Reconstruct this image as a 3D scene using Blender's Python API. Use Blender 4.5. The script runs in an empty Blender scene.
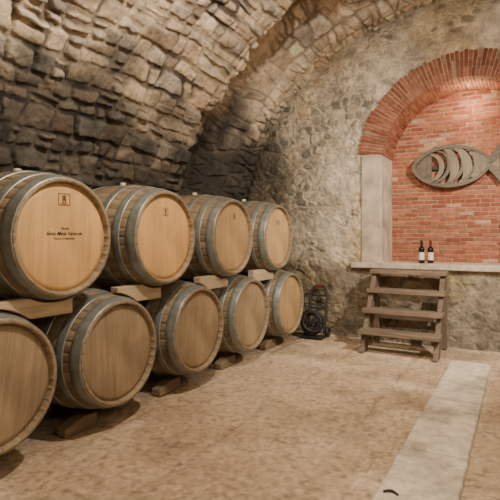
import bpy, math, random
import numpy as np
from mathutils import Vector, Matrix
random.seed(4); rng=np.random.RandomState(7)
S=bpy.context.scene; COL=S.collection
# ---------------------------------------------------------------- helpers
def link(o): COL.objects.link(o); return o
def empty(name,loc,label=None,cat=None,group=None):
    e=bpy.data.objects.new(name,None); e.location=loc; e.empty_display_size=.1; link(e)
    if label: e["label"]=label
    if cat: e["category"]=cat
    if group: e["group"]=group
    return e
def mesh(name,verts,faces,mat=None,smooth=False,fcol=None,vcol=None):
    me=bpy.data.meshes.new(name); me.from_pydata([tuple(v) for v in verts],[],[tuple(f) for f in faces])
    if fcol is not None:
        a=me.attributes.new("Col",'FLOAT_COLOR','FACE'); a.data.foreach_set("color",np.array([(c[0],c[1],c[2],1) for c in fcol],dtype=np.float32).ravel())
    if smooth: me.polygons.foreach_set("use_smooth",[True]*len(me.polygons))
    if mat: me.materials.append(mat)
    me.update(); return me
def obj(name,me,parent=None,loc=(0,0,0),rot=(0,0,0)):
    o=bpy.data.objects.new(name,me); o.location=loc; o.rotation_euler=rot
    if parent: o.parent=parent
    return link(o)
def bevel(o,w=.004,s=2):
    m=o.modifiers.new("bevel",'BEVEL'); m.width=w; m.segments=s; m.limit_method='ANGLE'
class MB:
    def __init__(s): s.v=[];s.f=[];s.c=[]
    def hexa(s,p,c=(1,1,1)):
        b=len(s.v); s.v+=[tuple(q) for q in p]
        for f in ((0,3,2,1),(4,5,6,7),(0,1,5,4),(1,2,6,5),(2,3,7,6),(3,0,4,7)):
            s.f.append(tuple(b+i for i in f)); s.c.append(c)
    def box(s,x0,x1,y0,y1,z0,z1,c=(1,1,1)):
        s.hexa([(x0,y0,z0),(x1,y0,z0),(x1,y1,z0),(x0,y1,z0),(x0,y0,z1),(x1,y0,z1),(x1,y1,z1),(x0,y1,z1)],c)
    def mesh(s,name,mat,smooth=False): return mesh(name,s.v,s.f,mat,smooth,fcol=s.c)
def lathe(name,prof,n,mat,smooth=True,axis='Z',closed=False):
    v=[];f=[]
    for (a,r) in prof:
        for j in range(n):
            t=2*math.pi*j/n
            if axis=='Z': v.append((r*math.cos(t),r*math.sin(t),a))
            else: v.append((a,r*math.cos(t),r*math.sin(t)))
    m=len(prof)
    for i in range(m if closed else m-1):
        i2=(i+1)%m
        for j in range(n):
            k=(j+1)%n
            f.append((i*n+j,i*n+k,i2*n+k,i2*n+j))
    return mesh(name,v,f,mat,smooth)
# ---------------------------------------------------------------- noise
def hsh(a,b,seed=0.):
    x=np.sin(a*127.1+b*311.7+seed*74.7)*43758.5453
    return x-np.floor(x)
def vnoise(x,y,seed=0.):
    xi=np.floor(x);yi=np.floor(y);fx=x-xi;fy=y-yi
    fx=fx*fx*(3-2*fx);fy=fy*fy*(3-2*fy)
    a=hsh(xi,yi,seed);b=hsh(xi+1,yi,seed);c=hsh(xi,yi+1,seed);d=hsh(xi+1,yi+1,seed)
    return (a*(1-fx)+b*fx)*(1-fy)+(c*(1-fx)+d*fx)*fy
def fbm(x,y,seed=0.,o=4):
    r=0;a=.5;t=0
    for i in range(o):
        r=r+a*vnoise(x*2**i,y*2**i,seed+i*3.1);t+=a;a*=.5
    return r/t
def sst(a,b,x):
    t=np.clip((x-a)/(b-a),0,1);return t*t*(3-2*t)
def coursed(u,v,seed,rowh=.15,width=.32,warp=.05,v0=-4,v1=14,split=.35):
    u2=u+(fbm(u*9,v*9,seed+1)-.5)*warp*1.3; v2=v+(fbm(u*1.1,v*1.1,seed+2)-.5)*warp*2.2+(fbm(u*9,v*9,seed+33)-.5)*warp*1.2
    rs=np.random.RandomState(int(seed*10)+5)
    hs=rowh*(.6+.8*rs.rand(int((v1-v0)/rowh*1.4)+10)); b=v0+np.cumsum(hs)
    r=np.searchsorted(b,v2); r=np.clip(r,1,len(b)-1)
    vl=b[r-1];vh=b[r]; r=r.astype(float)
    w=width*(.6+.8*hsh(r,0*u,seed+5))
    c=(u2+50)/w+hsh(r,0*u+3,seed+6)*5
    k=np.floor(c); J=lambda q:(hsh(r,q,seed+8)-.5)*.8
    sl=lambda q:(hsh(r,q,seed+9)-.5)*.7*(v2-(vl+vh)/2)/w
    lo=k+J(k)+sl(k);hi=k+1+J(k+1)+sl(k+1)
    k=np.where(c<lo,k-1,np.where(c>=hi,k+1,k)); lo=k+J(k)+sl(k);hi=k+1+J(k+1)+sl(k+1)
    spm=hsh(r,k,seed+14)<split; fr=.35+.3*hsh(r,k,seed+15); tl=(hsh(r,k,seed+16)-.5)*.5
    vm=vl+(vh-vl)*fr+tl*(c-(lo+hi)/2)*w*.4
    up=spm&(v2>vm); dn=spm&(v2<=vm)
    vl=np.where(up,vm,vl);vh=np.where(dn,vm,vh); sid=np.where(up,.37,0)
    ins=.028*hsh(r,k+sid,seed+17)+ (hsh(r,k+sid,seed+19)-.5)*.18*(c-(lo+hi)/2)*w
    ins=np.maximum(ins,0)
    du=np.minimum(c-lo,hi-c)*w; dv=np.minimum(v2-vl,vh-v2-ins)
    rr=.034; qx=np.clip(rr-du,0,None);qy=np.clip(rr-dv,0,None)
    d=np.where((du<rr)&(dv<rr),rr-np.sqrt(qx*qx+qy*qy),np.minimum(du,dv))
    cu=(c-(lo+hi)/2)*w; cv=v2-(vl+vh)/2
    return d,hsh(r,k+sid,seed+11),hsh(r,k+sid,seed+12),hsh(r,k+sid,seed+13),cu,cv
def rubble(u,v,seed,su,sv,warp=.3,jit=.8,pw=3.):
    x=u/su+(fbm(u*4,v*4,seed+1)-.5)*warp+(fbm(u*14,v*14,seed+21)-.5)*warp*.5
    y=v/sv+(fbm(u*2.5,v*2.5,seed+2)-.5)*warp*2.2+(fbm(u*14,v*14,seed+22)-.5)*warp*.6
    yi=np.floor(y)
    F1=np.full(x.shape,9.);F2=np.full(x.shape,9.);ia=np.zeros(x.shape);ib=np.zeros(x.shape);lx=np.zeros(x.shape);ly=np.zeros(x.shape)
    for dy in (-1,0,1):
        cy=yi+dy; wd=.62+.75*hsh(cy,cy*0+1,seed+15); off=hsh(cy,cy*0+2,seed+16)*7
        xs_=x/wd+off; xi=np.floor(xs_)
        for dx in (-1,0,1):
            cx=xi+dx
            px=(cx+.5+(hsh(cx,cy,seed+3)-.5)*jit-xs_)*wd; py=cy+.5+(hsh(cx,cy,seed+4)-.5)*jit*.75-y
            sx_=.6+.9*hsh(cx,cy,seed+5)
            d=(np.abs(px/sx_)**pw+np.abs(py)**pw)**(1/pw)
            n=d<F1
            F2=np.where(n,F1,np.minimum(F2,d));ia=np.where(n,cx,ia);ib=np.where(n,cy,ib)
            lx=np.where(n,-px*su,lx);ly=np.where(n,-py*sv,ly);F1=np.where(n,d,F1)
    return (F2-F1)*.5*min(su,sv),hsh(ia,ib,seed+7),hsh(ia,ib,seed+8),hsh(ia,ib,seed+9),lx,ly
def mix(a,b,t): return a*(1-t[...,None])+b*t[...,None]
def gridmesh(name,P,C,mat,keep=None,flip=False):
    n,m=P.shape[:2]; idx=np.arange(n*m).reshape(n,m)
    q=np.stack([idx[:-1,:-1],idx[1:,:-1],idx[1:,1:],idx[:-1,1:]],-1).reshape(-1,4)
    if flip:q=q[:,::-1]
    if keep is not None:
        k=keep.reshape(-1); q=q[k[q].all(1)]
    me=bpy.data.meshes.new(name); me.vertices.add(n*m); me.vertices.foreach_set("co",P.reshape(-1).astype(np.float32))
    me.loops.add(len(q)*4); me.loops.foreach_set("vertex_index",q.reshape(-1).astype(np.int32))
    me.polygons.add(len(q)); me.polygons.foreach_set("loop_start",(np.arange(len(q))*4).astype(np.int32))
    me.polygons.foreach_set("use_smooth",np.ones(len(q),bool))
    me.update(calc_edges=True); me.validate()
    a=me.attributes.new("Col",'FLOAT_COLOR','POINT'); c=np.ones((n*m,4),np.float32);c[:,:3]=C.reshape(-1,3);a.data.foreach_set("color",c.ravel())
    me.materials.append(mat)
    return me
# ---------------------------------------------------------------- materials
def nmat(name):
    m=bpy.data.materials.new(name);m.use_nodes=True;nt=m.node_tree
    return m,nt,nt.nodes["Principled BSDF"]
def N(nt,t,**k):
    n=nt.nodes.new(t)
    for a,b in k.items(): setattr(n,a,b)
    return n
def mat_attr(name,rough=.9,bump=.4,bscale=40,var=.35,dist=.01,tint=(1,1,1)):
    m,nt,p=nmat(name);L=nt.links.new
    at=N(nt,"ShaderNodeAttribute",attribute_name="Col"); tc=N(nt,"ShaderNodeTexCoord")
    n1=N(nt,"ShaderNodeTexNoise");n1.inputs["Scale"].default_value=bscale;n1.inputs["Detail"].default_value=8;n1.inputs["Roughness"].default_value=.75
    n2=N(nt,"ShaderNodeTexNoise");n2.inputs["Scale"].default_value=bscale*.3;n2.inputs["Detail"].default_value=6
    L(tc.outputs["Object"],n1.inputs["Vector"]);L(tc.outputs["Object"],n2.inputs["Vector"])
    mr=N(nt,"ShaderNodeMapRange");mr.inputs[1].default_value=.36;mr.inputs[2].default_value=.64;mr.inputs[3].default_value=1-var;mr.inputs[4].default_value=1+var
    ad=N(nt,"ShaderNodeMath",operation='ADD');L(n1.outputs["Fac"],ad.inputs[0]);L(n2.outputs["Fac"],ad.inputs[1])
    hf=N(nt,"ShaderNodeMath",operation='MULTIPLY');hf.inputs[1].default_value=.5;L(ad.outputs[0],hf.inputs[0]);L(hf.outputs[0],mr.inputs[0])
    sc=N(nt,"ShaderNodeVectorMath",operation='SCALE');L(at.outputs["Color"],sc.inputs[0]);L(mr.outputs[0],sc.inputs["Scale"])
    tn=N(nt,"ShaderNodeVectorMath",operation='MULTIPLY');L(sc.outputs[0],tn.inputs[0]);tn.inputs[1].default_value=tint
    L(tn.outputs[0],p.inputs["Base Color"]);p.inputs["Roughness"].default_value=rough
    b=N(nt,"ShaderNodeBump");b.inputs["Strength"].default_value=bump;b.inputs["Distance"].default_value=dist
    L(ad.outputs[0],b.inputs["Height"]);L(b.outputs[0],p.inputs["Normal"])
    return m
def mat_wood(name,c1,c2,axis=0,rough=.6,scale=1.,planks=None,use_attr=False,bump=.25,blot=.2):
    m,nt,p=nmat(name);L=nt.links.new
    tc=N(nt,"ShaderNodeTexCoord");mp=N(nt,"ShaderNodeMapping");s=[22*scale]*3;s[axis]=1.6*scale;mp.inputs["Scale"].default_value=s
    oi=N(nt,"ShaderNodeObjectInfo");L(tc.outputs["Object"],mp.inputs["Vector"])
    of=N(nt,"ShaderNodeMath",operation='MULTIPLY');of.inputs[1].default_value=37;L(oi.outputs["Random"],of.inputs[0])
    cb=N(nt,"ShaderNodeCombineXYZ")
    for i in range(3):L(of.outputs[0],cb.inputs[i])
    L(cb.outputs[0],mp.inputs["Location"])
    n=N(nt,"ShaderNodeTexNoise");n.inputs["Scale"].default_value=2;n.inputs["Detail"].default_value=7;n.inputs["Distortion"].default_value=.6;L(mp.outputs[0],n.inputs["Vector"])
    n2=N(nt,"ShaderNodeTexNoise");n2.inputs["Scale"].default_value=3.5;n2.inputs["Detail"].default_value=4;L(tc.outputs["Object"],n2.inputs["Vector"])
    cr=N(nt,"ShaderNodeValToRGB");cr.color_ramp.elements[0].color=(*c2,1);cr.color_ramp.elements[1].color=(*c1,1);cr.color_ramp.elements[0].position=.3;cr.color_ramp.elements[1].position=.62
    L(n.outputs["Fac"],cr.inputs[0])
    mr=N(nt,"ShaderNodeMapRange");mr.inputs[1].default_value=.3;mr.inputs[2].default_value=.7;mr.inputs[3].default_value=1-blot;mr.inputs[4].default_value=1+blot*.6;L(n2.outputs["Fac"],mr.inputs[0])
    # each object (barrel) gets a slightly different tone
    ot=N(nt,"ShaderNodeMapRange");ot.inputs[3].default_value=.88;ot.inputs[4].default_value=1.08;L(oi.outputs["Random"],ot.inputs[0])
    om=N(nt,"ShaderNodeMath",operation='MULTIPLY');L(mr.outputs[0],om.inputs[0]);L(ot.outputs[0],om.inputs[1])
    sc=N(nt,"ShaderNodeVectorMath",operation='SCALE');L(cr.outputs[0],sc.inputs[0]);L(om.outputs[0],sc.inputs["Scale"])
    out=sc.outputs[0]
    if planks:
        sx=N(nt,"ShaderNodeSeparateXYZ");L(tc.outputs["Object"],sx.inputs[0])
        mu=N(nt,"ShaderNodeMath",operation='MULTIPLY_ADD');mu.inputs[1].default_value=planks;mu.inputs[2].default_value=20.5;L(sx.outputs[1],mu.inputs[0])
        fl=N(nt,"ShaderNodeMath",operation='FLOOR');L(mu.outputs[0],fl.inputs[0])
        a2=N(nt,"ShaderNodeMath",operation='ADD');L(fl.outputs[0],a2.inputs[0]);L(of.outputs[0],a2.inputs[1])
        wn=N(nt,"ShaderNodeTexWhiteNoise",noise_dimensions='1D');L(a2.outputs[0],wn.inputs["W"])
        fr=N(nt,"ShaderNodeMath",operation='FRACT');L(mu.outputs[0],fr.inputs[0])
        pg=N(nt,"ShaderNodeMath",operation='GREATER_THAN');pg.inputs[1].default_value=.022;L(fr.outputs[0],pg.inputs[0])
        m1=N(nt,"ShaderNodeMapRange");m1.inputs[3].default_value=.91;m1.inputs[4].default_value=1.05;L(wn.outputs["Value"],m1.inputs[0])
        m2=N(nt,"ShaderNodeMapRange");m2.inputs[3].default_value=.78;m2.inputs[4].default_value=1.;L(pg.outputs[0],m2.inputs[0])
        mm=N(nt,"ShaderNodeMath",operation='MULTIPLY');L(m1.outputs[0],mm.inputs[0]);L(m2.outputs[0],mm.inputs[1])
        s2=N(nt,"ShaderNodeVectorMath",operation='SCALE');L(out,s2.inputs[0]);L(mm.outputs[0],s2.inputs["Scale"]);out=s2.outputs[0]
    if use_attr:
        at=N(nt,"ShaderNodeAttribute",attribute_name="Col");s3=N(nt,"ShaderNodeVectorMath",operation='MULTIPLY');L(out,s3.inputs[0]);L(at.outputs["Color"],s3.inputs[1]);out=s3.outputs[0]
    L(out,p.inputs["Base Color"]);p.inputs["Roughness"].default_value=rough
    b=N(nt,"ShaderNodeBump");b.inputs["Strength"].default_value=bump;b.inputs["Distance"].default_value=.003;L(n.outputs["Fac"],b.inputs["Height"]);L(b.outputs[0],p.inputs["Normal"])
    return m
def mat_plain(name,c,rough=.5,metal=0,var=.15,scale=20,bump=.1):
    m,nt,p=nmat(name);L=nt.links.new
    tc=N(nt,"ShaderNodeTexCoord");n=N(nt,"ShaderNodeTexNoise");n.inputs["Scale"].default_value=scale;n.inputs["Detail"].default_value=5;L(tc.outputs["Object"],n.inputs["Vector"])
    cr=N(nt,"ShaderNodeValToRGB");cr.color_ramp.elements[0].position=.3;cr.color_ramp.elements[1].position=.7
    cr.color_ramp.elements[0].color=(*[x*(1-var) for x in c],1);cr.color_ramp.elements[1].color=(*[min(1,x*(1+var)) for x in c],1)
    L(n.outputs["Fac"],cr.inputs[0]);L(cr.outputs[0],p.inputs["Base Color"]);p.inputs["Roughness"].default_value=rough;p.inputs["Metallic"].default_value=metal
    b=N(nt,"ShaderNodeBump");b.inputs["Strength"].default_value=bump;b.inputs["Distance"].default_value=.004;L(n.outputs["Fac"],b.inputs["Height"]);L(b.outputs[0],p.inputs["Normal"])
    return m
M_stone=mat_attr("rubble_stone",.95,1.,20,.44,.030)
M_wall=mat_attr("plastered_rubble",.95,.9,26,.44,.020)
M_floor=mat_attr("worn_floor",.85,.9,60,.30,.010)
M_brick=mat_attr("brick",.9,.5,45,.32,.006)
M_slab=mat_plain("pale_limestone",(.50,.43,.34),.85,0,.28,9,.5)
M_plaster=mat_plain("pale_plaster",(.49,.42,.325),.9,0,.35,4,.6)
M_mortar=mat_plain("mortar",(.38,.28,.195),.95,0,.2,30,.5)
M_conc=mat_attr("concrete_strip",.85,.5,35,.28,.008)
M_stave=mat_wood("oak_staves",(.26,.20,.13),(.155,.118,.078),0,.6,.6,use_attr=True)
M_headA=mat_wood("new_oak_head",(.68,.425,.185),(.59,.355,.145),2,.5,.8,planks=11,blot=.15)
M_headB=mat_wood("aged_oak_head",(.49,.33,.165),(.41,.27,.13),2,.55,.8,planks=11,blot=.2)
M_headC=mat_wood("worn_oak_head",(.315,.235,.145),(.24,.178,.11),2,.6,.8,planks=11,blot=.28)
M_hoop=mat_plain("galvanised_hoop",(.26,.28,.265),.40,.55,.22,14,.08)
M_pine=mat_wood("pale_pine",(.46,.365,.24),(.35,.265,.17),1,.7)
M_chock=mat_wood("dusty_block_wood",(.21,.155,.10),(.15,.11,.07),1,.7)
M_stepw=mat_wood("weathered_step_wood",(.24,.18,.13),(.12,.09,.065),0,.75)
M_stepv=mat_wood("weathered_post_wood",(.20,.15,.105),(.11,.08,.06),2,.75)
M_ink=mat_plain("burnt_ink",(.015,.011,.009),.8,0,.1)
M_inkr=mat_plain("branding_brown",(.13,.055,.025),.8,0,.1)
M_bung=mat_plain("silicone_bung",(.55,.5,.42),.5)
M_black=mat_plain("black_rubber",(.02,.02,.02),.6)
M_blackm=mat_plain("black_painted_steel",(.025,.025,.027),.6,.1)
M_red=mat_plain("dull_red_plastic",(.15,.028,.02),.6)
M_fish=mat_wood("grey_stave_wood",(.17,.14,.105),(.085,.07,.055),0,.7)
M_fishl=mat_wood("pale_stave_wood",(.28,.23,.17),(.16,.13,.095),2,.7)
M_iron=mat_plain("dark_iron",(.05,.045,.04),.55,.7)
M_glass=mat_plain("dark_bottle_glass",(.008,.012,.008),.08,0,.1,5,0)
M_label=mat_plain("cream_paper",(.70,.66,.58),.8,0,.05)
M_capb=mat_plain("black_capsule",(.015,.012,.012),.3)
M_capr=mat_plain("dark_red_capsule",(.16,.015,.015),.3)
# ---------------------------------------------------------------- shell
CX,CZ=-.8,1.3; RN,RF=3.05,3.25; YB=6.8; YE=4.72
def vault_shade(u,v):
    d,a,b,c,lx,ly=coursed(u,v,3.,.165,.21,.05,split=.25)
    far=(u>YE)
    d2,a2,b2,c2,lx2,ly2=coursed(v,u,13.,.26,.15,.05,split=.2)
    d=np.where(far,d2,d);a=np.where(far,a2,a);b=np.where(far,b2,b);c=np.where(far,c2,c)
    lx=np.where(far,ly2,lx);ly=np.where(far,lx2,ly)
    g=.002+.012*fbm(u*3,v*3,19)
    st=sst(g,g+.016,d)
    sh=.55+.45*sst(.35,.6,fbm(u*.8,v*.8,29))
    h=st*(.018+.050*a*a+.012*np.clip(d/.05,0,1))*sh+ st*((b-.5)*.20*lx+(c-.5)*.24*ly)*sh+ (fbm(u*12,v*12,21)-.5)*.032*st+(fbm(u*1.2,v*1.2,22)-.5)*.12
    tan=np.array([.54,.43,.305]);gry=np.array([.39,.355,.30]);pk=np.array([.47,.345,.24]);pale=np.array([.70,.59,.45])
    C=mix(np.broadcast_to(tan,u.shape+(3,)),gry,sst(.35,.8,a));C=mix(C,pk,sst(.7,.95,b));C=mix(C,pale,sst(.6,1,c)*.8)
    C=C*(.60+.70*hsh(np.floor(a*999),np.floor(b*999),2.))[...,None]
    mor=mix(np.broadcast_to(np.array([.44,.36,.265]),u.shape+(3,)),np.array([.085,.07,.055]),sst(.40,.56,fbm(u*1.5,v*1.5,25)))
    C=mix(mor,C,st)
    sm=sst(.58,.70,fbm(u*4.5,v*4.5,27,5)); C=mix(C,np.array([.60,.51,.39]),sm*.4)
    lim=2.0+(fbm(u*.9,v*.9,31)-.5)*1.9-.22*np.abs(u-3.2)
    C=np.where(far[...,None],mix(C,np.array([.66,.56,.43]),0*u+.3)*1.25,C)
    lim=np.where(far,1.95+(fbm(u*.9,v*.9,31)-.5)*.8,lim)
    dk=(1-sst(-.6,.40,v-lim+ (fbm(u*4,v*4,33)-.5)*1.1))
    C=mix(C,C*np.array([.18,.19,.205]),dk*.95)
    C=mix(C,C*.35,dk*far)  # recess shade painted into the lower far vault's stone colour
    C=C*(.72+.56*fbm(u*2,v*2,41))[...,None]
    return h,np.minimum(C,.85)
def rad(y,yj,v):
    farr=4.10-(4.10-RF)*np.clip((y-YE)/(YB-.35-YE),0,1)**.95
    near=RN-(.16*fbm(v*1.7,v*0+7,57)+.06)*sst(YE-.75,YE-.1,yj)
    return near+(farr-near)*sst(YE-.010,YE+.012,yj)
ys=np.concatenate([np.arange(-2.2,1.3,.1),np.arange(1.3,4.3,.0100),np.arange(4.3,5.1,.008),np.arange(5.1,6.98,.011)])
arcL=np.concatenate([np.arange(0,6.0,.0100),np.arange(6.0,math.pi*3.15,.09),[math.pi*3.15]])
U,V=np.meshgrid(ys,arcL,indexing='ij')
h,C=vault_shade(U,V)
TH=math.pi-V/3.15
def ragged(U,v): return U+(np.floor(fbm(v*3.0,v*0+2,51)*5)/5-.5)*.20+(fbm(v*5.,v*0+2,52)-.5)*.26+(fbm(v*1.,v*0+2,53)-.5)*.25
R=rad(U,ragged(U,V),V)-h+.04
P=np.stack([CX+R*np.cos(TH),U,CZ+R*np.sin(TH)],-1)
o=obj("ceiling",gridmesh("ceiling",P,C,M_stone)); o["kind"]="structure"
for side,sg in (("left",-1),("right",1)):
    zz=np.arange(0-.05,1.33,.016) if sg<0 else np.arange(-.05,1.4,.08)
    U,V=np.meshgrid(ys if sg<0 else ys[::8],zz,indexing='ij')
    vv=V-CZ if sg<0 else math.pi*3.15+(CZ-V)
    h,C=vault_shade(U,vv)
    R=rad(U,ragged(U,vv),vv)-h+.04
    P=np.stack([CX+sg*R,U,V],-1)
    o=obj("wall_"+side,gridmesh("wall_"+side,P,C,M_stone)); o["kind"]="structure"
# back wall
AX,AZ,RO,RI=-.65,2.45,1.41,1.06; PZ=1.08; YN=7.42
xs=np.concatenate([np.arange(-4.9,.5,.0115),np.arange(.5,3.3,.08)]);zs=np.arange(-.05,5.3,.0115)
U,V=np.meshgrid(xs,zs,indexing='ij')
d,a,b,c,lx,ly=rubble(U,V,5.,.19,.12,.6,1.05,2.8)
m=.002+.020*sst(.3,.7,fbm(U*3,V*3,61))
st=sst(m,m+.012,d)
pl=sst(.50,.64,fbm(U*1.8+4,V*1.8,62,6)+.08*sst(2.8,4.0,V)-.14*sst(1.2,.3,V)-.05*sst(-1.9,-3.2,U))
pl=np.maximum(pl,sst(.45,.55,fbm(U*2,V*2,66)+.1)*(V<1.0)*(U>-.9)*.5)
st2=st*(1-pl*.8)
rcr=np.sqrt((U-CX)**2+(V-CZ)**2)
h=st2*(.006+.022*a*a+(b-.5)*.18*lx+(c-.5)*.26*ly)+(fbm(U*20,V*20,63)-.5)*.022+(fbm(U*2,V*2,64)-.5)*.06+pl*.004
h=h-.03*sst(3.10,3.24,rcr+(fbm(U*4,V*4,68)-.5)*.12)*(V>1.6)
s1=np.array([.47,.40,.305]);s2=np.array([.27,.25,.21]);s3=np.array([.60,.50,.365]);mo=np.array([.57,.50,.39])
C=mix(np.broadcast_to(s1,U.shape+(3,)),s2,sst(.3,.8,b));C=mix(C,s3,sst(.6,1,c));C=C*(.66+.54*hsh(np.floor(a*999),np.floor(b*999),2.))[...,None]
C=mix(np.broadcast_to(mo,U.shape+(3,)),C,st2*.93)
jt=(1-sst(.000,.006,d))*(1-pl);C=mix(C,C*.5,jt)
C=C*(.60+.76*fbm(U*2.5,V*2.5,65,6))[...,None]
yel=sst(.5,.7,fbm(U*1.2,V*1.2,69,5));C=mix(C,C*np.array([1.05,.96,.80]),yel)
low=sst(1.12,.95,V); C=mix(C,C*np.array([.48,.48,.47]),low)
dl=sst(-2.45,-3.6,U+(fbm(U*2,V*2,67)-.5)*.9)*sst(3.6,2.6,V); C=mix(C,C*np.array([.24,.24,.24]),dl)  # left end darkened in colour to give the recess its shade
cre=sst(3.10,3.24,rcr+(fbm(U*4,V*4,68)-.5)*.12)*(V>1.6); C=mix(C,C*.65,cre)  # crease shadow where wall meets vault, painted into the colour
P=np.stack([U,YB-h,V],-1)
rr=np.sqrt((U-AX)**2+(V-AZ)**2)
inside=((rr<RI+.12)&(V>=AZ))|((np.abs(U-AX)<RI+.08)&(V<AZ)&(V>PZ-.05))
keep=~inside & ((rcr<3.6)|(V<CZ))
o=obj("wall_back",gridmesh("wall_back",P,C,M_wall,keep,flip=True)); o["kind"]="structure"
me=mesh("wall_front",[(-4.3,-2.2,-.05),(2.7,-2.2,-.05),(2.7,-2.2,4.8),(-4.3,-2.2,4.8)],[(0,3,2,1)],M_plaster)
o=obj("wall_front",me); o["kind"]="structure"
# floor
xf=np.arange(-4.8,3.2,.016);yf=np.arange(-2.3,6.95,.016)
U,V=np.meshgrid(xf,yf,indexing='ij')
n1=fbm(U*.8,V*.8,71,6);n2=fbm(U*9,V*9,72,4);n3=fbm(U*30,V*30,73,3)
dd,qa,qb,_,_,_=coursed(V+.04*fbm(U,V,5),U,8.,.9,1.2,.06,-8,8,0)
seam=(1-sst(.003,.016,dd))*sst(.3,.5,fbm(U*2,V*2,79))
h=-.012+(n1-.5)*.018+(n2-.5)*.006+(n3-.5)*.012-seam*.008; h=np.minimum(h,0)
f1=np.array([.57,.435,.295]);f2=np.array([.47,.345,.225]);f3=np.array([.65,.515,.365])
C=mix(np.broadcast_to(f1,U.shape+(3,)),f2,sst(.42,.62,n1));C=mix(C,f3,sst(.45,.75,fbm(U*2.5,V*2.5,74,7))*.9)
C=C*(.95+.10*qa)[...,None];C=mix(C,C*.6,seam*.6)
st_=sst(.56,.66,fbm(U*1.4+9,V*1.4,86,7));C=mix(C,C*.80,st_)
C=C*(1-.34*sst(.62,.72,n3))[...,None]*(.86+.28*vnoise(U*60,V*60,9))[...,None]*(.84+.32*fbm(U*4,V*4,85,6))[...,None]
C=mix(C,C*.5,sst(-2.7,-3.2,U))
P=np.stack([U,V,h],-1)
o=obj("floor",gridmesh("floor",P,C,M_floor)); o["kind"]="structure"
# concrete strip in floor
xs=np.linspace(-.715,-.29,40);ysr=np.arange(1.4,5.98,.012)
U,V=np.meshgrid(xs,ysr,indexing='ij')
ed=(fbm(V*6,U*0+(U>-.5)*9,81)-.5)*.014
sg_=np.searchsorted(np.array([2.25,3.35,4.5,5.35]),ysr)[None,:]*np.ones_like(U)
Cn=np.broadcast_to(np.array([.69,.61,.485]),U.shape+(3,))*(.74+.46*fbm(U*5,V*5,82,6))[...,None]*(.95+.09*hsh(sg_,sg_*0,3.))[...,None]
Cn=Cn*(1-.28*sst(.54,.68,fbm(U*3,V*3,88,6)))[...,None]
js=np.minimum.reduce([np.abs(V-q) for q in (2.25,3.35,4.5,5.35)]);jm=1-sst(.003,.012,js)
Cn=mix(Cn,Cn*.5,jm*.6)
edge=np.minimum(U-xs[0],xs[-1]-U);Cn=mix(Cn,Cn*.5,1-sst(0,.016,edge)); Z=.018+.003*fbm(U*12,V*12,83)-jm*.006-.045*(1-sst(0,.010,edge))
o=obj("trim_1",gridmesh("trim_1",np.stack([U+ed,V,Z],-1),Cn,M_conc)); o["kind"]="structure"; o["label"]="pale concrete strip set into the floor"
# ---------------------------------------------------------------- niche
def bc(dark=0):
    t=random.random();k=random.uniform(.80,1.14)*(1-dark)
    base=[(.33,.105,.055),(.28,.08,.045),(.365,.135,.078),(.34,.115,.065)][int(t*4)]
    if random.random()<.05: base=(.41,.25,.165)
    return tuple(x*k for x in base)
b=MB(); bh=.060; z=PZ; row=0
while z<3.75:
    x=AX-1.35-(row%2)*.095
    while x<AX+1.35:
        w=.19+random.uniform(-.008,.008); g=.014
        if abs(x+w/2-AX)<1.3:
            q=random.uniform(0,.012); j=[random.uniform(-.0035,.0035) for _ in range(4)]
            x0,x1,z0,z1=x+g/2,x+w-g/2,z+g/2,z+bh-g/2
            b.hexa([(x0,YN-.012-q,z0+j[0]),(x1,YN-.012-q,z0+j[1]),(x1,YN+.05,z0+j[1]),(x0,YN+.05,z0+j[0]),(x0,YN-.012-q,z1+j[2]),(x1,YN-.012-q,z1+j[3]),(x1,YN+.05,z1+j[3]),(x0,YN+.05,z1+j[2])],bc())
        x+=w
    z+=bh; row+=1
o=obj("wall_niche",b.mesh("niche_bricks",M_brick)); o["kind"]="structure"; o["label"]="red brick wall at the back of the arched niche"
b=MB(); b.box(AX-1.4,AX+1.4,YN-.008,YN+.08,PZ-.1,3.8)
o=obj("wall_niche_mortar",b.mesh("mortar",M_mortar)); o["kind"]="structure"
# brick arch
b=MB(); nseg=70; T0=math.radians(7.5)
def vous(r0,r1,t0,t1,y0,y1,c):
    pts=[]
    for y in (y0,y1):
        for (r,t) in ((r0,t0),(r1,t0),(r1,t1),(r0,t1)): pts.append((AX-r*math.cos(t),y,AZ+r*math.sin(t)))
    b.hexa(pts,c)
def ang(i): return T0+(math.pi-2*T0)*i/nseg
for i in range(nseg):
    t0=ang(i);t1=ang(i+1); g=.0058
    sp=RI+.12 if i%2 else RI+.235
    jo=random.uniform(-.022,.014)
    for (r0,r1) in ((RI,sp-.006),(sp+.006,RO+jo)):
        vous(r0,r1,t0+g,t1-g,YB-.034-random.uniform(0,.012),YB+.10,bc(.22))
    y=YB+.112; L=.12 if i%2 else .25
    while y<YN:
        y1=min(y+L,YN+.02); vous(RI+random.uniform(-.004,.004),RI+.1,t0+g,t1-g,y,y1-.012,bc(.05)); y=y1; L=.25
o=obj("trim_2",b.mesh("arch_bricks",M_brick)); o["kind"]="structure"; o["label"]="red brick arch framing the niche"
b=MB()
for i in range(nseg):
    t0=ang(i);t1=ang(i+1)
    vous(RI+.006,RO-.02,t0,t1,YB-.026,YB+.09,(.38,.29,.205)); vous(RI+.008,RI+.14,t0,t1,YB+.09,YN+.06,(.38,.29,.205))
o=obj("trim_3",b.mesh("arch_mortar",M_brick)); o["kind"]="structure"; o["label"]="mortar bed of the brick arch"
jt_=AZ+(RI+.18)*math.sin(T0)
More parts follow.
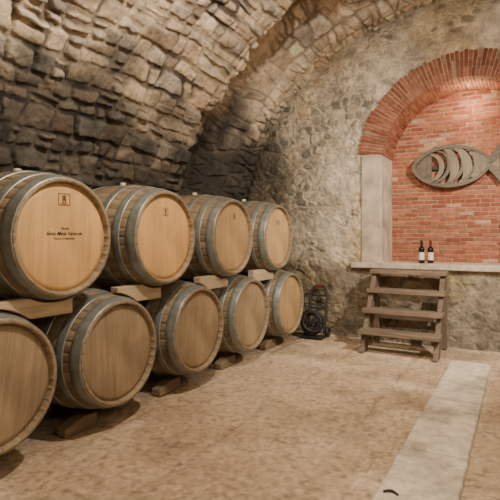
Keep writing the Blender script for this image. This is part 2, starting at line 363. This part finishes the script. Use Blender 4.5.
for k,(x0,x1) in enumerate(((AX-RI-.29,AX-RI),(AX+RI,AX+RI+.29))):
    b=MB(); b.box(x0,x1,YB-.03,YN+.03,PZ-.02,jt_)
    o=obj("trim_%d"%(4+k),b.mesh("jamb",M_plaster)); bevel(o,.015,3); o["kind"]="structure"; o["label"]="pale plastered stone jamb of the niche"
b=MB(); x=-2.14
for w in (.95,1.05,1.1):
    b.box(x+.001,x+w-.001,YB-.09,YN+.05,PZ-.08,PZ); x+=w
o=obj("trim_6",b.mesh("platform_slab",M_slab)); bevel(o,.014,3); o["kind"]="structure"; o["label"]="pale stone sill slab below the niche"
# ---------------------------------------------------------------- barrels
LB=1.05;RH=.390;RBL=.465;XF=-2.63
def prof(x):
    t=(x+LB/2)/(LB/2); return RBL-(RBL-RH)*abs(t)**2.0
def barrel_meshes():
    nst=32;seg=5;n=nst*seg
    xsn=list(np.linspace(0,-LB,29))
    loops=[(-.055,RH-.030),(-.006,RH-.024),(0,RH-.019),(0,RH-.004)]+[(x,prof(x)) for x in xsn[0:]]
    loops[4]=(-.004,RH)
    loops+= [(-LB,RH-.004),(-LB,RH-.019),(-LB+.055,RH-.030)]
    v=[];f=[];fc=[]
    cum=np.cumsum([random.uniform(.8,1.25) for _ in range(nst)]);cum=np.concatenate([[0],cum/cum[-1]])*2*math.pi
    ang=[];gr=[]
    for s in range(nst):
        a0,a1=cum[s],cum[s+1];w=a1-a0
        for q,(fr,gg) in enumerate(((0,.0025),(.025,0),(.33,0),(.66,0),(.975,0))): ang.append(a0+w*fr);gr.append(gg)
    tone=[random.uniform(.80,1.18) for _ in range(nst)]
    for (x,r) in loops:
        for j in range(n):
            rr=r-gr[j]; v.append((x,rr*math.sin(ang[j]),rr*math.cos(ang[j])))
    for i in range(len(loops)-1):
        for j in range(n):
            k=(j+1)%n; f.append((i*n+j,i*n+k,(i+1)*n+k,(i+1)*n+j)); t=tone[j//seg]
            if i<4 or i>=len(loops)-4: t=1.15*(.85+.15*t)
            fc.append((t,t*.99,t*.96))
    st=mesh("staves",v,f,M_stave,True,fcol=fc)
    n=64
    pr=[(-.030,0),(-.029,.15),(-.032,RH-.065),(-.040,RH-.027),(-.056,RH-.024)]
    heads=[lathe("barrel_head",[(a,max(r,.0005)) for a,r in pr],n,mt,True,'X') for mt in (M_headA,M_headB,M_headC)]
    hoops=[]
    for (a,b_) in ((.008,.090),(.150,.215),(.320,.380)):
        for (p,q) in ((-a,-b_),(-(LB-a),-(LB-b_))):
            m_=(p+q)/2; e=.0060
            pr2=[(p,prof(p)-.004),(p,prof(p)+e-.001),(p+(q-p)*.1,prof(p)+e+.001),(m_,prof(m_)+e+.001),(q-(q-p)*.1,prof(q)+e+.001),(q,prof(q)+e-.001),(q,prof(q)-.004)]
            hoops.append(lathe("hoop",pr2,72,M_hoop,True,'X'))
    bung=lathe("bung",[(-.01,.024),(.012,.028),(.024,.028),(.028,.022),(.028,.001)],24,M_bung,True,'Z')
    return st,heads,hoops,bung
ST,HD,HP,BG=barrel_meshes()
def make_barrel(y,zc,hk,label,grp,rx=0.,dx=0.):
    root=empty("wine_barrel",(XF+dx-LB/2,y,zc-RBL),label,"barrel",grp)
    def part(nm,me,loc=(0,0,0)):
        o=bpy.data.objects.new(nm,me); o.parent=root; o.location=(loc[0]+LB/2,loc[1],loc[2]+RBL); o.rotation_euler=(rx if nm!="bung" else 0,0,0); link(o); return o
    part("staves",ST)
    part("barrel_head",HD[hk])
    back=part("barrel_head",HD[hk]); back.location=(-LB/2,0,RBL); back.rotation_euler=(0,0,math.pi)
    for hm in HP: part("hoop",hm)
    part("bung",BG,(-LB/2,0,RBL-.002))
    return root
UY=[2.18,3.23,4.33,5.41];LY=[1.71,2.69,3.72,4.73,5.78];UZ=1.44;LZ=.565
U_lab=["new pale oak wine barrel with printed lettering, on upper tier","pale oak wine barrel with small branded emblem, on upper tier","oak wine barrel with grey hoops and tiny emblem, on upper tier","oak wine barrel with grey hoops, end of upper tier"]
L_lab=["dull oak wine barrel with grey hoops, resting on the floor","weathered oak wine barrel with wide grey hoops on floor wedges","aged oak wine barrel on floor wedges beneath upper tier","brown oak wine barrel on floor wedges beneath upper tier","brown oak wine barrel, end of floor row near stone wall"]
Ub=[make_barrel(y,UZ,[0,0,1,1][i],U_lab[i],"barrels on the upper tier",random.uniform(-.06,.06)) for i,y in enumerate(UY)]
Lb=[make_barrel(y,LZ,[2,2,2,2,1][i],L_lab[i],"barrels on the floor row",random.uniform(-.15,.15)) for i,y in enumerate(LY)]
def text(body,size,parent,loc,mat,shear=0,name="lettering",off=.0):
    cu=bpy.data.curves.new("t",'FONT');cu.body=body;cu.size=size;cu.align_x='CENTER';cu.shear=shear;cu.extrude=.0004;cu.offset=off
    t=bpy.data.objects.new("t",cu);link(t);dg=bpy.context.evaluated_depsgraph_get();me=bpy.data.meshes.new_from_object(t.evaluated_get(dg));bpy.data.objects.remove(t)
    me.materials.clear();me.materials.append(mat)
    return obj(name,me,parent,loc,(math.pi/2,0,math.pi/2))
hx=LB/2-.0285
text("Tenuta",.025,Ub[0],(hx,.0,RBL+.050),M_ink,.45,off=.0003)
text("Santa Maria Valverde",.034,Ub[0],(hx,.0,RBL+.012),M_ink,.5,off=.0005)
text("Marano di Valpolicella",.019,Ub[0],(hx,.0,RBL-.016),M_ink,0)
def emblem(parent,yc,zc,w,h_,mat):
    b=MB(); x0,x1=hx-.001,hx+.0008
    def r(a,c,d,e): b.box(x0,x1,yc+a*w,yc+c*w,zc+d*h_,zc+e*h_)
    r(-.5,.5,.465,.5);r(-.5,.5,-.5,-.465);r(-.5,-.465,-.5,.5);r(.465,.5,-.5,.5)
    r(-.14,-.08,-.25,.22);r(.08,.14,-.25,.22);r(-.2,-.06,.24,.3);r(.06,.2,.24,.3);r(-.03,.03,-.12,.36);r(-.22,.22,-.3,-.26);r(-.1,.1,.0,.04)
    r(-.35,.35,-.40,-.37)
    return obj("emblem",b.mesh("emblem",mat),parent)
emblem(Ub[0],.0,RBL+.25,.095,.08,M_inkr)
emblem(Ub[1],.0,RBL+.215,.06,.07,M_inkr)
emblem(Ub[2],.03,RBL+.22,.05,.065,M_inkr)
emblem(Ub[3],.0,RBL+.18,.10,.06,M_inkr)
def cradle_mesh(name,cy,half,topc,botcs,zbase,ztop,xc,th,mat,taper=0):
    yy=np.linspace(cy-half,cy+half,41);top=[];bot=[]
    rr=max(prof(xc+th/2-XF),prof(xc-th/2-XF))+.0065
    for y in yy:
        t=ztop-taper*max(0,(cy-y)/half)
        q=rr**2-(y-topc[0])**2
        if q>0: t=min(t,topc[1]-math.sqrt(q))
        b_=zbase
        for (by,bz) in botcs:
            q=rr**2-(y-by)**2
            if q>0: b_=max(b_,bz+math.sqrt(q)+.001)
        b_=min(b_,t-.012); top.append(t);bot.append(b_)
    v=[];n=len(yy)
    for x in (xc-th/2,xc+th/2):
        v+=[(x,y,z) for y,z in zip(yy,bot)]+[(x,y,z) for y,z in zip(yy,top)]
    f=[];o2=2*n
    for i in range(n-1):
        f+= [(o2+i,o2+i+1,o2+n+i+1,o2+n+i),(i+1,i,n+i,n+i+1),(n+i,n+i+1,o2+n+i+1,o2+n+i)[::-1],(i,i+1,o2+i+1,o2+i)]
    f+=[(0,n,o2+n,o2)[::-1],(n-1,n+n-1,o2+n+n-1,o2+n-1)]
    base=(xc,cy,min(bot)); v=[(a-base[0],b__-base[1],c-base[2]) for a,b__,c in v]
    return mesh(name,v,f,mat),base
for i,y in enumerate(UY):
    for k,xc in enumerate((XF-.15,XF-LB+.15)):
        cy,hf=(y-.2,.34) if i==0 else (y-.22,.26)
        me,base=cradle_mesh("barrel_cradle",cy,hf,(y,UZ),[(q,LZ) for q in LY],.91,1.045,xc,.08,M_pine)
        o=obj("barrel_cradle",me,None,base);bevel(o,.005,1);o["label"]="pale pine cradle board between the stacked barrels";o["category"]="wooden support";o["group"]="cradle boards between barrel tiers"
for i,y in enumerate(LY):
    for k,xc in enumerate((XF-.26,XF-LB+.26)):
        me,base=cradle_mesh("barrel_chock",y-.20,.15,(y,LZ),[],-.004,.100,xc,.10,M_chock,.045)
        o=obj("barrel_chock",me,None,base);bevel(o,.005,1);o["label"]="low wooden wedge block under a barrel on the floor";o["category"]="wooden support";o["group"]="floor wedges under the barrels"
# ---------------------------------------------------------------- steps
sx0,sx1=-1.76,-.85
root=empty("wooden_steps",((sx0+sx1)/2,6.2,0),"weathered brown wooden four-tread steps below the niche","steps")
def pbox(nm,x0,x1,y0,y1,z0,z1,mat,par,bv=.005,rot=None):
    cx,cy,cz=(x0+x1)/2,(y0+y1)/2,(z0+z1)/2
    b=MB();b.box(x0-cx,x1-cx,y0-cy,y1-cy,z0-cz,z1-cz)
    o=obj(nm,b.mesh(nm,mat),par,(cx-par.location[0],cy-par.location[1],cz-par.location[2]))
    if rot:o.rotation_euler=rot
    bevel(o,bv,2);return o
for (z,y) in ((.28,6.0),(.52,6.20),(.76,6.40),(1.0,6.56)):
    pbox("tread",sx0-.03,sx1+.03,y-.12,y+.12,z-.055,z,M_stepw,root,.008)
for xx in (sx0+.02,sx1-.02):
    b=MB(); x0,x1=xx-.03,xx+.03; yb,yt=5.90,6.56; w=.16
    b.hexa([(x0,yb-.02,0),(x1,yb-.02,0),(x1,yb+w,0),(x0,yb+w,0),(x0,yt-.06,.945),(x1,yt-.06,.945),(x1,yt+w-.06,.945),(x0,yt+w-.06,.945)])
    b.v=[(p[0]-root.location[0],p[1]-root.location[1],p[2]) for p in b.v]
    o=obj("stringer",b.mesh("stringer",M_stepv),root);bevel(o,.005,2)
    pbox("leg",xx-.035,xx+.035,6.59,6.66,0,.945,M_stepv,root,.005)
pbox("crossbar",sx0+.05,sx1-.05,6.61,6.65,.33,.43,M_stepw,root,.004)
# ---------------------------------------------------------------- bottles
def bottle(x,y,cap,label,lm=M_label):
    root=empty("wine_bottle",(x,y,PZ),label,"wine bottle","bottles on the niche sill")
    pr=[(0,.001),(0,.034),(.004,.039),(.19,.039),(.207,.035),(.225,.022),(.24,.0155),(.31,.0145),(.312,.012),(.312,.001)]
    obj("bottle_body",lathe("bottle_body",pr,40,M_glass),root)
    pr=[(.237,.0168),(.25,.0162),(.30,.0155),(.301,.0168),(.311,.0168),(.315,.015),(.315,.001)]
    obj("capsule",lathe("capsule",pr,32,cap),root)
    v=[];f=[]
    for i in range(17):
        a=-math.pi/2+.2+(-1.2+2.4*i/16)
        for z in (.045,.15): v.append((.0398*math.cos(a),.0398*math.sin(a),z))
    for i in range(16): f.append((2*i,2*i+2,2*i+3,2*i+1))
    obj("paper_label",mesh("paper_label",v,f,lm,True),root)
bottle(-1.20,6.92,M_capb,"dark glass wine bottle with cream label and black capsule")
bottle(-1.085,6.94,M_capr,"dark glass wine bottle with cream label and red capsule")
# ---------------------------------------------------------------- fish made of staves
FX,FY,FZ=-.89,YN-.12,2.44
fish=empty("fish_wall_sculpture",(FX,FY,FZ-.3),"fish wall sculpture made from curved weathered barrel staves","wall art")
def ribbon(nm,pts,width,thick,mat,yoff=0,prof_w=None):
    v=[];f=[];n=len(pts)
    for i,(x,z) in enumerate(pts):
        a=pts[max(i-1,0)];c=pts[min(i+1,n-1)];tx,tz=c[0]-a[0],c[1]-a[1];l=math.hypot(tx,tz) or 1;nx,nz=-tz/l,tx/l
        th=thick*(prof_w(i/(n-1)) if prof_w else 1)/2
        for (s,yy) in ((-1,yoff-width/2),(1,yoff-width/2),(1,yoff+width/2),(-1,yoff+width/2)):
            v.append((x+nx*th*s,yy,z+nz*th*s+.3))
    for i in range(n-1):
        for k in range(4): f.append((4*i+k,4*i+(k+1)%4,4*i+4+(k+1)%4,4*i+4+k))
    f+= [(3,2,1,0),(4*n-4,4*n-3,4*n-2,4*n-1)]
    return obj(nm,mesh(nm,v,f,mat),fish)
def arc(x0,x1,hh,n=28,p=1.): return [(x0+(x1-x0)*(.5-.5*math.cos(math.pi*i/n)),hh*math.sin(math.pi*i/n)**p) for i in range(n+1)]
ribbon("outline_stave",arc(-.48,.50,.275,28,1.25),.09,.05,M_fish)
ribbon("outline_stave",arc(-.48,.50,-.275,28,1.25),.09,.05,M_fish)
def lens(x): 
    q=(x+.48)/.98; q=min(max(q,0.001),.999); s=math.sqrt(max(0,1-(1-2*q)**2)); return .268*s**1.25
for n_,(xa,xb) in enumerate(((-.46,-.385),(-.383,-.31),(-.308,-.24))):
    nn=8;v=[];f=[]
    for i in range(nn+1):
        x=xa+(xb-xa)*i/nn;hh=lens(x)
        for yy in (.012,.032): v+= [(x,yy,-hh+.3),(x,yy,hh+.3)]
    for i in range(nn):
        a=4*i; f+=[(a,a+4,a+5,a+1),(a+2,a+3,a+7,a+6),(a+1,a+5,a+7,a+3),(a,a+2,a+6,a+4)]
    f+=[(0,1,3,2),(4*nn,4*nn+2,4*nn+3,4*nn+1)]
    obj("head_stave",mesh("head_stave",v,f,M_fish),fish)
# overlapping uneven crescents with alternating bulge and tilt
for n_,(xc,hh,bw,bul,tl) in enumerate(((-.27,.19,.07,.17,.00),(-.21,.225,.05,.21,.03),(-.06,.25,.12,.13,-.02),(-.03,.245,.05,.21,.03),(.10,.23,.12,.14,-.03),(.20,.20,.06,.15,.03),(.27,.16,.11,.11,-.01),(.36,.11,.075,.09,.01))):
    pts=[(xc+bul*math.cos(t)+tl*math.sin(t),hh*math.sin(t)) for t in np.linspace(-math.pi/2,math.pi/2,22)]
    ribbon("rib_stave",pts,.03,bw,M_fish if n_ in (1,3,5) else M_fishl,.01-.008*n_,lambda q:.2+.8*math.sin(math.pi*q))
for s in (1,-1):
    pts=[(.46+.24*q,s*(.0+.22*q**1.2)) for q in np.linspace(0,1,14)]
    ribbon("tail_stave",pts,.03,.12,M_fish,0,lambda q:.5+.7*q)
pts=[(.46+.17*q,0) for q in np.linspace(0,1,8)]
ribbon("tail_stave",pts,.02,.10,M_fishl,0.01,lambda q:.4+.9*q)
obj("hanging_bracket",(lambda b:(b.box(-.3,.35,.04,.12,.27,.33),b.mesh("hanging_bracket",M_iron))[1])(MB()),fish)
# ---------------------------------------------------------------- hand truck
HX,HY=-2.60,6.52
ht=empty("hand_truck",(HX,HY,0),"small black hand truck with dull red grip leaning at stone wall","hand truck")
def tube(nm,pts,r,mat,par,loc=(0,0,0)):
    cu=bpy.data.curves.new(nm,'CURVE');cu.dimensions='3D';cu.bevel_depth=r;cu.bevel_resolution=3;cu.use_fill_caps=True
    sp=cu.splines.new('POLY');sp.points.add(len(pts)-1)
    for p,q in zip(sp.points,pts):p.co=(*q,1)
    t=bpy.data.objects.new("t",cu);link(t);dg=bpy.context.evaluated_depsgraph_get();me=bpy.data.meshes.new_from_object(t.evaluated_get(dg));bpy.data.objects.remove(t)
    me.materials.clear();me.materials.append(mat);me.polygons.foreach_set("use_smooth",[True]*len(me.polygons));return obj(nm,me,par,loc)
tube("frame",[(-.13,0,.04),(-.13,.14,.60),(-.10,.16,.68),(-.05,.175,.72),(.05,.175,.72),(.10,.16,.68),(.13,.14,.60),(.13,0,.04)],.018,M_blackm,ht)
for z in (.2,.4,.58): tube("crossbar",[(-.13,.14*(z-.04)/.58,z),(.13,.14*(z-.04)/.58,z)],.012,M_blackm,ht)
tube("grip",[(-.05,.175,.72),(.05,.175,.72)],.026,M_red,ht)
b=MB();b.box(-.17,.17,-.20,.01,.012,.024);obj("toe_plate",b.mesh("toe_plate",M_blackm),ht)
for s in (-1,1):
    w=lathe("wheel",[(-.02,.02),(-.022,.055),(-.018,.072),(.018,.072),(.022,.055),(.02,.02)],32,M_black,True,'X',closed=True)
    obj("wheel",w,ht,(s*.165,.06,.072))
hs_=empty("coiled_hose",(HX,HY-.12,.024),"loosely coiled black rubber hose with red coupling on the hand truck","hose")
pts=[];rh=random.Random(3);ph=[rh.uniform(0,6) for _ in range(4)]
for i in range(300):
    t=i/299*2*math.pi*7; k=i/299
    rr=.095+.040*math.sin(t*.37+ph[0])+.015*math.sin(t*1.7+ph[1])
    pts.append((rr*math.cos(t)*1.15+.04*math.sin(t*.23),-.05+.07*k+.010*math.sin(t*1.3),.19+1.2*rr*math.sin(t)+.03*math.sin(t*.31+ph[2])))
tube("hose_coil",pts,.020,M_black,hs_)
obj("coupling",lathe("coupling",[(-.04,.001),(-.04,.022),(.04,.022),(.04,.001)],20,M_red,True,'Z'),hs_,(.09,.03,.30))
sc_=[];n=26
for i in range(n):
    t=i/(n-1); sc_.append((.05*(t-.5)*1.6,.018*math.sin(3.0*t),.007+.008*math.sin(math.pi*t)))
cu_par=empty("rubber_offcut",(-.63,2.69,.016),"small curved black rubber offcut on the concrete strip","rubber scrap")
tube("offcut_body",sc_,.007,M_black,cu_par)
# ---------------------------------------------------------------- lights
def point(nm,loc,e,r,c): 
    l=bpy.data.lights.new(nm,'POINT');l.energy=e;l.shadow_soft_size=r;l.color=c;o=bpy.data.objects.new(nm,l);o.location=loc;link(o);return o
def spot(nm,loc,tgt,e,r,c,deg,bl):
    l=bpy.data.lights.new(nm,'SPOT');l.energy=e;l.shadow_soft_size=r;l.color=c;l.spot_size=math.radians(deg);l.spot_blend=bl
    o=bpy.data.objects.new(nm,l);o.location=loc;o.rotation_euler=(Vector(tgt)-Vector(loc)).to_track_quat('-Z','Y').to_euler();link(o);return o
W=(1,.86,.69)
point("vault_lamp",(-1.0,2.5,3.6),330,.05,W)
point("fill_lamp",(1.3,.8,2.6),85,.08,W)  # unseen fill, added to light the barrel heads
spot("wall_spot",(.9,4.3,3.3),(-1.2,6.3,1.5),760,.05,W,92,.9)  # unseen spot, added to light the back wall and floor
point("niche_lamp",(-.6,7.14,3.25),13,.04,(1,.76,.50))
w=bpy.data.worlds.new("world");S.world=w;w.use_nodes=True;w.node_tree.nodes["Background"].inputs[0].default_value=(.9,.8,.7,1);w.node_tree.nodes["Background"].inputs[1].default_value=.01
# ---------------------------------------------------------------- camera
cam=bpy.data.cameras.new("camera");co=bpy.data.objects.new("camera",cam);link(co);S.camera=co
cam.sensor_width=36;cam.lens=480/500*36;cam.shift_y=-.026;cam.clip_start=.05
co.location=(0,0,1.44);co.rotation_euler=(math.pi/2,0,math.radians(29.5))
